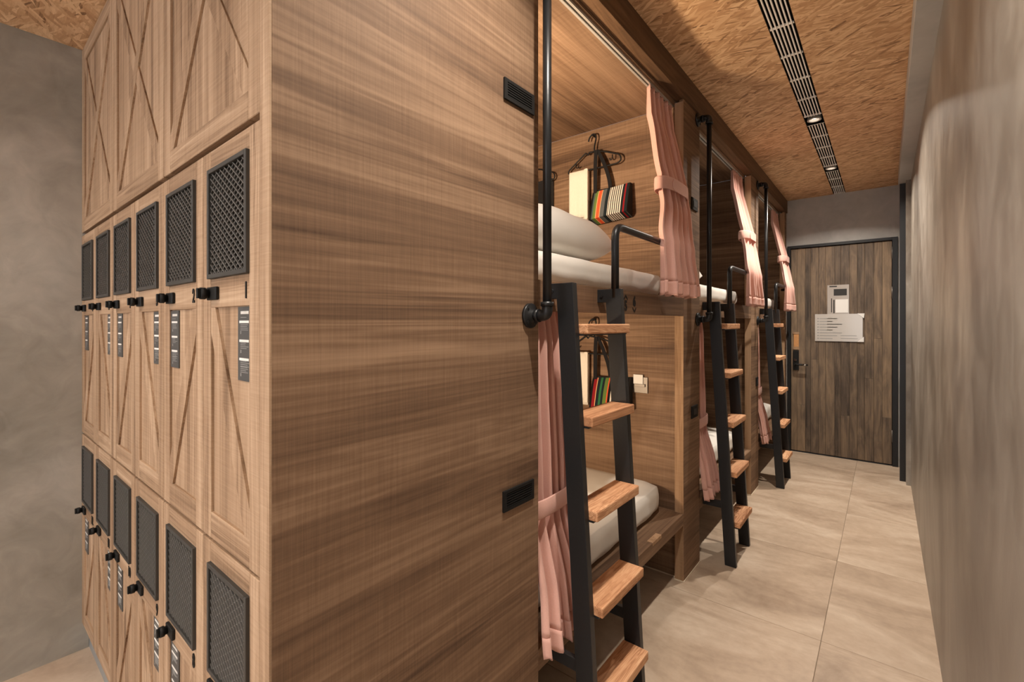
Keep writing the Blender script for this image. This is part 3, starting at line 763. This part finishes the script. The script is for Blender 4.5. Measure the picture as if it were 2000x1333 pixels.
# ================================================================== LADDERS
XB, XT, ZT = -.648, -.735, 1.44
def ladder(label, loc):
    X0 = -.69
    t = thing('bunk_ladder', label, 'ladder', loc, 'black steel ladders with wooden treads')
    xc = lambda z: XB + (XT - XB) * z / ZT - X0
    hw = .029; th = .024; wd = .335; bk = FX - X0
    for k, y0 in enumerate((0, wd - th)):
        pts = [(xc(0) - hw, 0), (xc(0) + hw, 0), (xc(ZT) + hw, ZT), (bk, ZT), (bk, ZT - .046), (xc(ZT - .046) - hw, ZT - .046)]
        bm = bmesh.new(); prism(bm, pts, 'y', y0, y0 + th); bmesh.ops.bevel(bm, geom=list(bm.edges), offset=.0012, segments=1, affect='EDGES')
        r = obj('side_rail', bm, 'black', t)
        obj('bolt', tube(bmesh.new(), [(bk + .018, y0 - .004, ZT - .023), (bk + .018, y0, ZT - .023)], .006, 8), 'black', r)
        obj('wall_spacer', B(bk, xc(.32) - hw + .004, y0 + .004, y0 + th - .004, .305, .342, bev=.001), 'black', t)
    for k in range(5):
        z = 1.318 - .27 * k; c = xc(z)
        tr = obj('tread', B(c - .032, c + .058, th, wd - th, z - .030, z, bev=.004, seg=2), 'tread_y', t)
        obj('tread_bracket', B(c - .03, c + .045, th, wd - th, z - .0345, z - .0302), 'black', tr)
    y = wd - th / 2; c = xc(ZT)
    pts = fillet([(c + .004, y, ZT - .03), (c + .004, y, 1.662), (c + .004, y + .78, 1.662), (bk - .02, y + .868, 1.662)], .05, 8)
    obj('grab_rail', tube(bmesh.new(), pts, .0135, 14), 'iron', t)
    return t
LL = ['nearest black steel ladder with wooden treads, in front of the lit bunk', 'middle black steel ladder with wooden treads, in front of the middle bunk', 'farthest black steel ladder with wooden treads, beside the plank door']
ladder0 = ladder(LL[0], (-.69, S[0] + .046, 0))
for u in (1, 2): dup(ladder0, (-.69, S[u] + .05, 0), LL[u])
def pipe(label, loc):
    t = thing('pipe_rail', label, 'pipe rail', loc, 'black iron pipe rails beside the bunks')
    x = .062; z0, z1 = 1.342, 2.432; r = .0125
    obj('pipe', tube(bmesh.new(), [(x, .022, z0 + .03), (x, .022, z1 - .03)], r, 16), 'iron', t)
    for z, s_ in ((z0, 1), (z1, -1)):
        e = obj('elbow', tube(bmesh.new(), fillet([(x - .034, .022, z), (x, .022, z), (x, .022, z + s_ * .034)], .026, 8), .0158, 16), 'iron', t)
        bm = tube(bmesh.new(), [(x, .022, z + s_ * .026), (x, .022, z + s_ * .038)], .0188, 16); tube(bm, [(x - .026, .022, z), (x - .038, .022, z)], .0188, 16); obj('elbow_collar', bm, 'iron', e)
        obj('nipple', tube(bmesh.new(), [(.012, .022, z), (x - .03, .022, z)], .0105, 14), 'iron', t)
        bm = tube(bmesh.new(), [(0, .022, z), (.007, .022, z), (.009, .022, z), (.010, .022, z), (.022, .022, z)], [.036, .036, .034, .019, .0165], 24); f = obj('flange', bm, 'iron', t)
        bm = bmesh.new()
        for k in range(4):
            a = math.pi / 4 + k * math.pi / 2; tube(bm, [(.008, .022 + .026 * math.cos(a), z + .026 * math.sin(a)), (.0105, .022 + .026 * math.cos(a), z + .026 * math.sin(a))], .0045, 8)
        obj('screw', bm, 'blackp', f)
    return t
PL_ = ['black iron pipe rail mounted on the large end panel, nearest of three', 'black iron pipe rail mounted on the column between first and middle bunk', 'black iron pipe rail mounted on the column before the farthest bunk']
pipe0 = pipe(PL_[0], (FX, S[0] - .066, 0))
for u in (1, 2): dup(pipe0, (FX, S[u] - .06, 0), PL_[u])

# ================================================================== CEILING GRILLE AND DOWNLIGHTS
LIGHTS = [(-1.7, 'behind the camera'), (-.45, 'over the locker corner'), (.82, 'near the first ladder'), (3.42, 'over the middle bunk'), (4.58, 'nearest the plank door')]
LW = .075
segs = []; y = RY
for ly, _ in LIGHTS: segs.append((y, ly - LW)); y = ly + LW
segs.append((y, DY))
GC = (GX0 + GX1) / 2; GW = (GX1 - GX0) / 2
def crossbars(a, b):
    n = max(1, round((b - a) / .265)); return [a + (b - a) * k / n for k in range(n + 1)]
SEGL = ['behind the camera', 'above the camera', 'above the end panel', 'overhead by the nearest bunk', 'between the two visible downlights', 'ending at the plaster wall over the door']
for i, (a, b) in enumerate(segs):
    t = thing('ceiling_grille', 'pale slatted air grille strip in the ceiling, ' + SEGL[i], 'grille', (GC, a, CZ), 'ceiling grille strips')
    L = b - a; bm = bmesh.new()
    for q in ((-GW, -GW + .003, 0, .07), (GW - .003, GW, 0, .07), (-GW + .003, GW - .003, .067, .07)): box(bm, q[0], q[1], 0, L, q[2], q[3])
    obj('channel', bm, 'dark', t)
    for k in range(6):
        x = -GW + .012 + (2 * GW - .024) * k / 5; obj('bar', B(x - .0026, x + .0026, 0, L, -.001, .007), 'grill', t)
    for yy in crossbars(0, L):
        yy = min(max(yy, .006), L - .006); obj('crossbar', B(-GW + .003, GW - .003, yy - .005, yy + .005, .001, .008), 'grill', t)
LPOW = {-1.7: 10, -.45: 10, .82: 17, 3.42: 20, 4.58: 24}
for ly, where in LIGHTS:
    t = thing('downlight', 'small round downlight in a black box set in the ceiling grille, ' + where, 'downlight', (GC, ly, CZ), 'ceiling downlights')
    bm = bmesh.new()
    for q in ((-GW, -GW + .004, -LW, LW), (GW - .004, GW, -LW, LW)): box(bm, q[0], q[1], q[2], q[3], 0, .07)
    box(bm, -GW + .004, GW - .004, -LW, -LW + .004, 0, .07); box(bm, -GW + .004, GW - .004, LW - .004, LW, 0, .07); box(bm, -GW, GW, -LW, LW, .07, .073)
    obj('housing', bm, 'dark', t)
    sp = tube(bmesh.new(), [(0, 0, .07), (0, 0, .018)], [.030, .030], 20); h = obj('spot_body', sp, 'black', t)
    n = 24; bm = bmesh.new()
    for k in range(n):
        a0, a1 = 2 * math.pi * k / n, 2 * math.pi * (k + 1) / n
        prism(bm, [(.028 * math.cos(a0), .028 * math.sin(a0)), (.038 * math.cos(a0), .038 * math.sin(a0)), (.038 * math.cos(a1), .038 * math.sin(a1)), (.028 * math.cos(a1), .028 * math.sin(a1))], 'z', .0, .020)
    obj('rim', bm, 'alu', h)
    obj('lens', tube(bmesh.new(), [(0, 0, .0165), (0, 0, .0178)], .024, 20), 'lens', h)
    l = bpy.data.lights.new('downlight_beam', 'AREA'); l.shape = 'DISK'; l.size = .05; l.energy = LPOW[ly]; l.color = (1, .90, .78); l.spread = math.radians(118 if ly < 3 else 140)
    o = bpy.data.objects.new('downlight_beam', l); COL.objects.link(o); o.parent = t; o.location = (0, 0, -.006)
# track of spots over the locker area
for x, y, p in ((-1.9, -.75, 9), (-1.0, -1.0, 9)):
    t = thing('downlight', 'round black ceiling downlight over the open area before the lockers, ' + ('by the plaster wall' if x < -1.5 else 'by the corridor'), 'downlight', (x, y, LCZ), 'ceiling downlights')
    obj('can', tube(bmesh.new(), [(0, 0, 0), (0, 0, -.06)], .04, 20), 'black', t); obj('lens', tube(bmesh.new(), [(0, 0, -.06), (0, 0, -.062)], .032, 20), 'lens', t)
    l = bpy.data.lights.new('downlight_beam', 'AREA'); l.shape = 'DISK'; l.size = .06; l.energy = p; l.color = (1, .88, .76); l.spread = math.radians(150)
    o = bpy.data.objects.new('downlight_beam', l); COL.objects.link(o); o.parent = t; o.location = (0, 0, -.066)
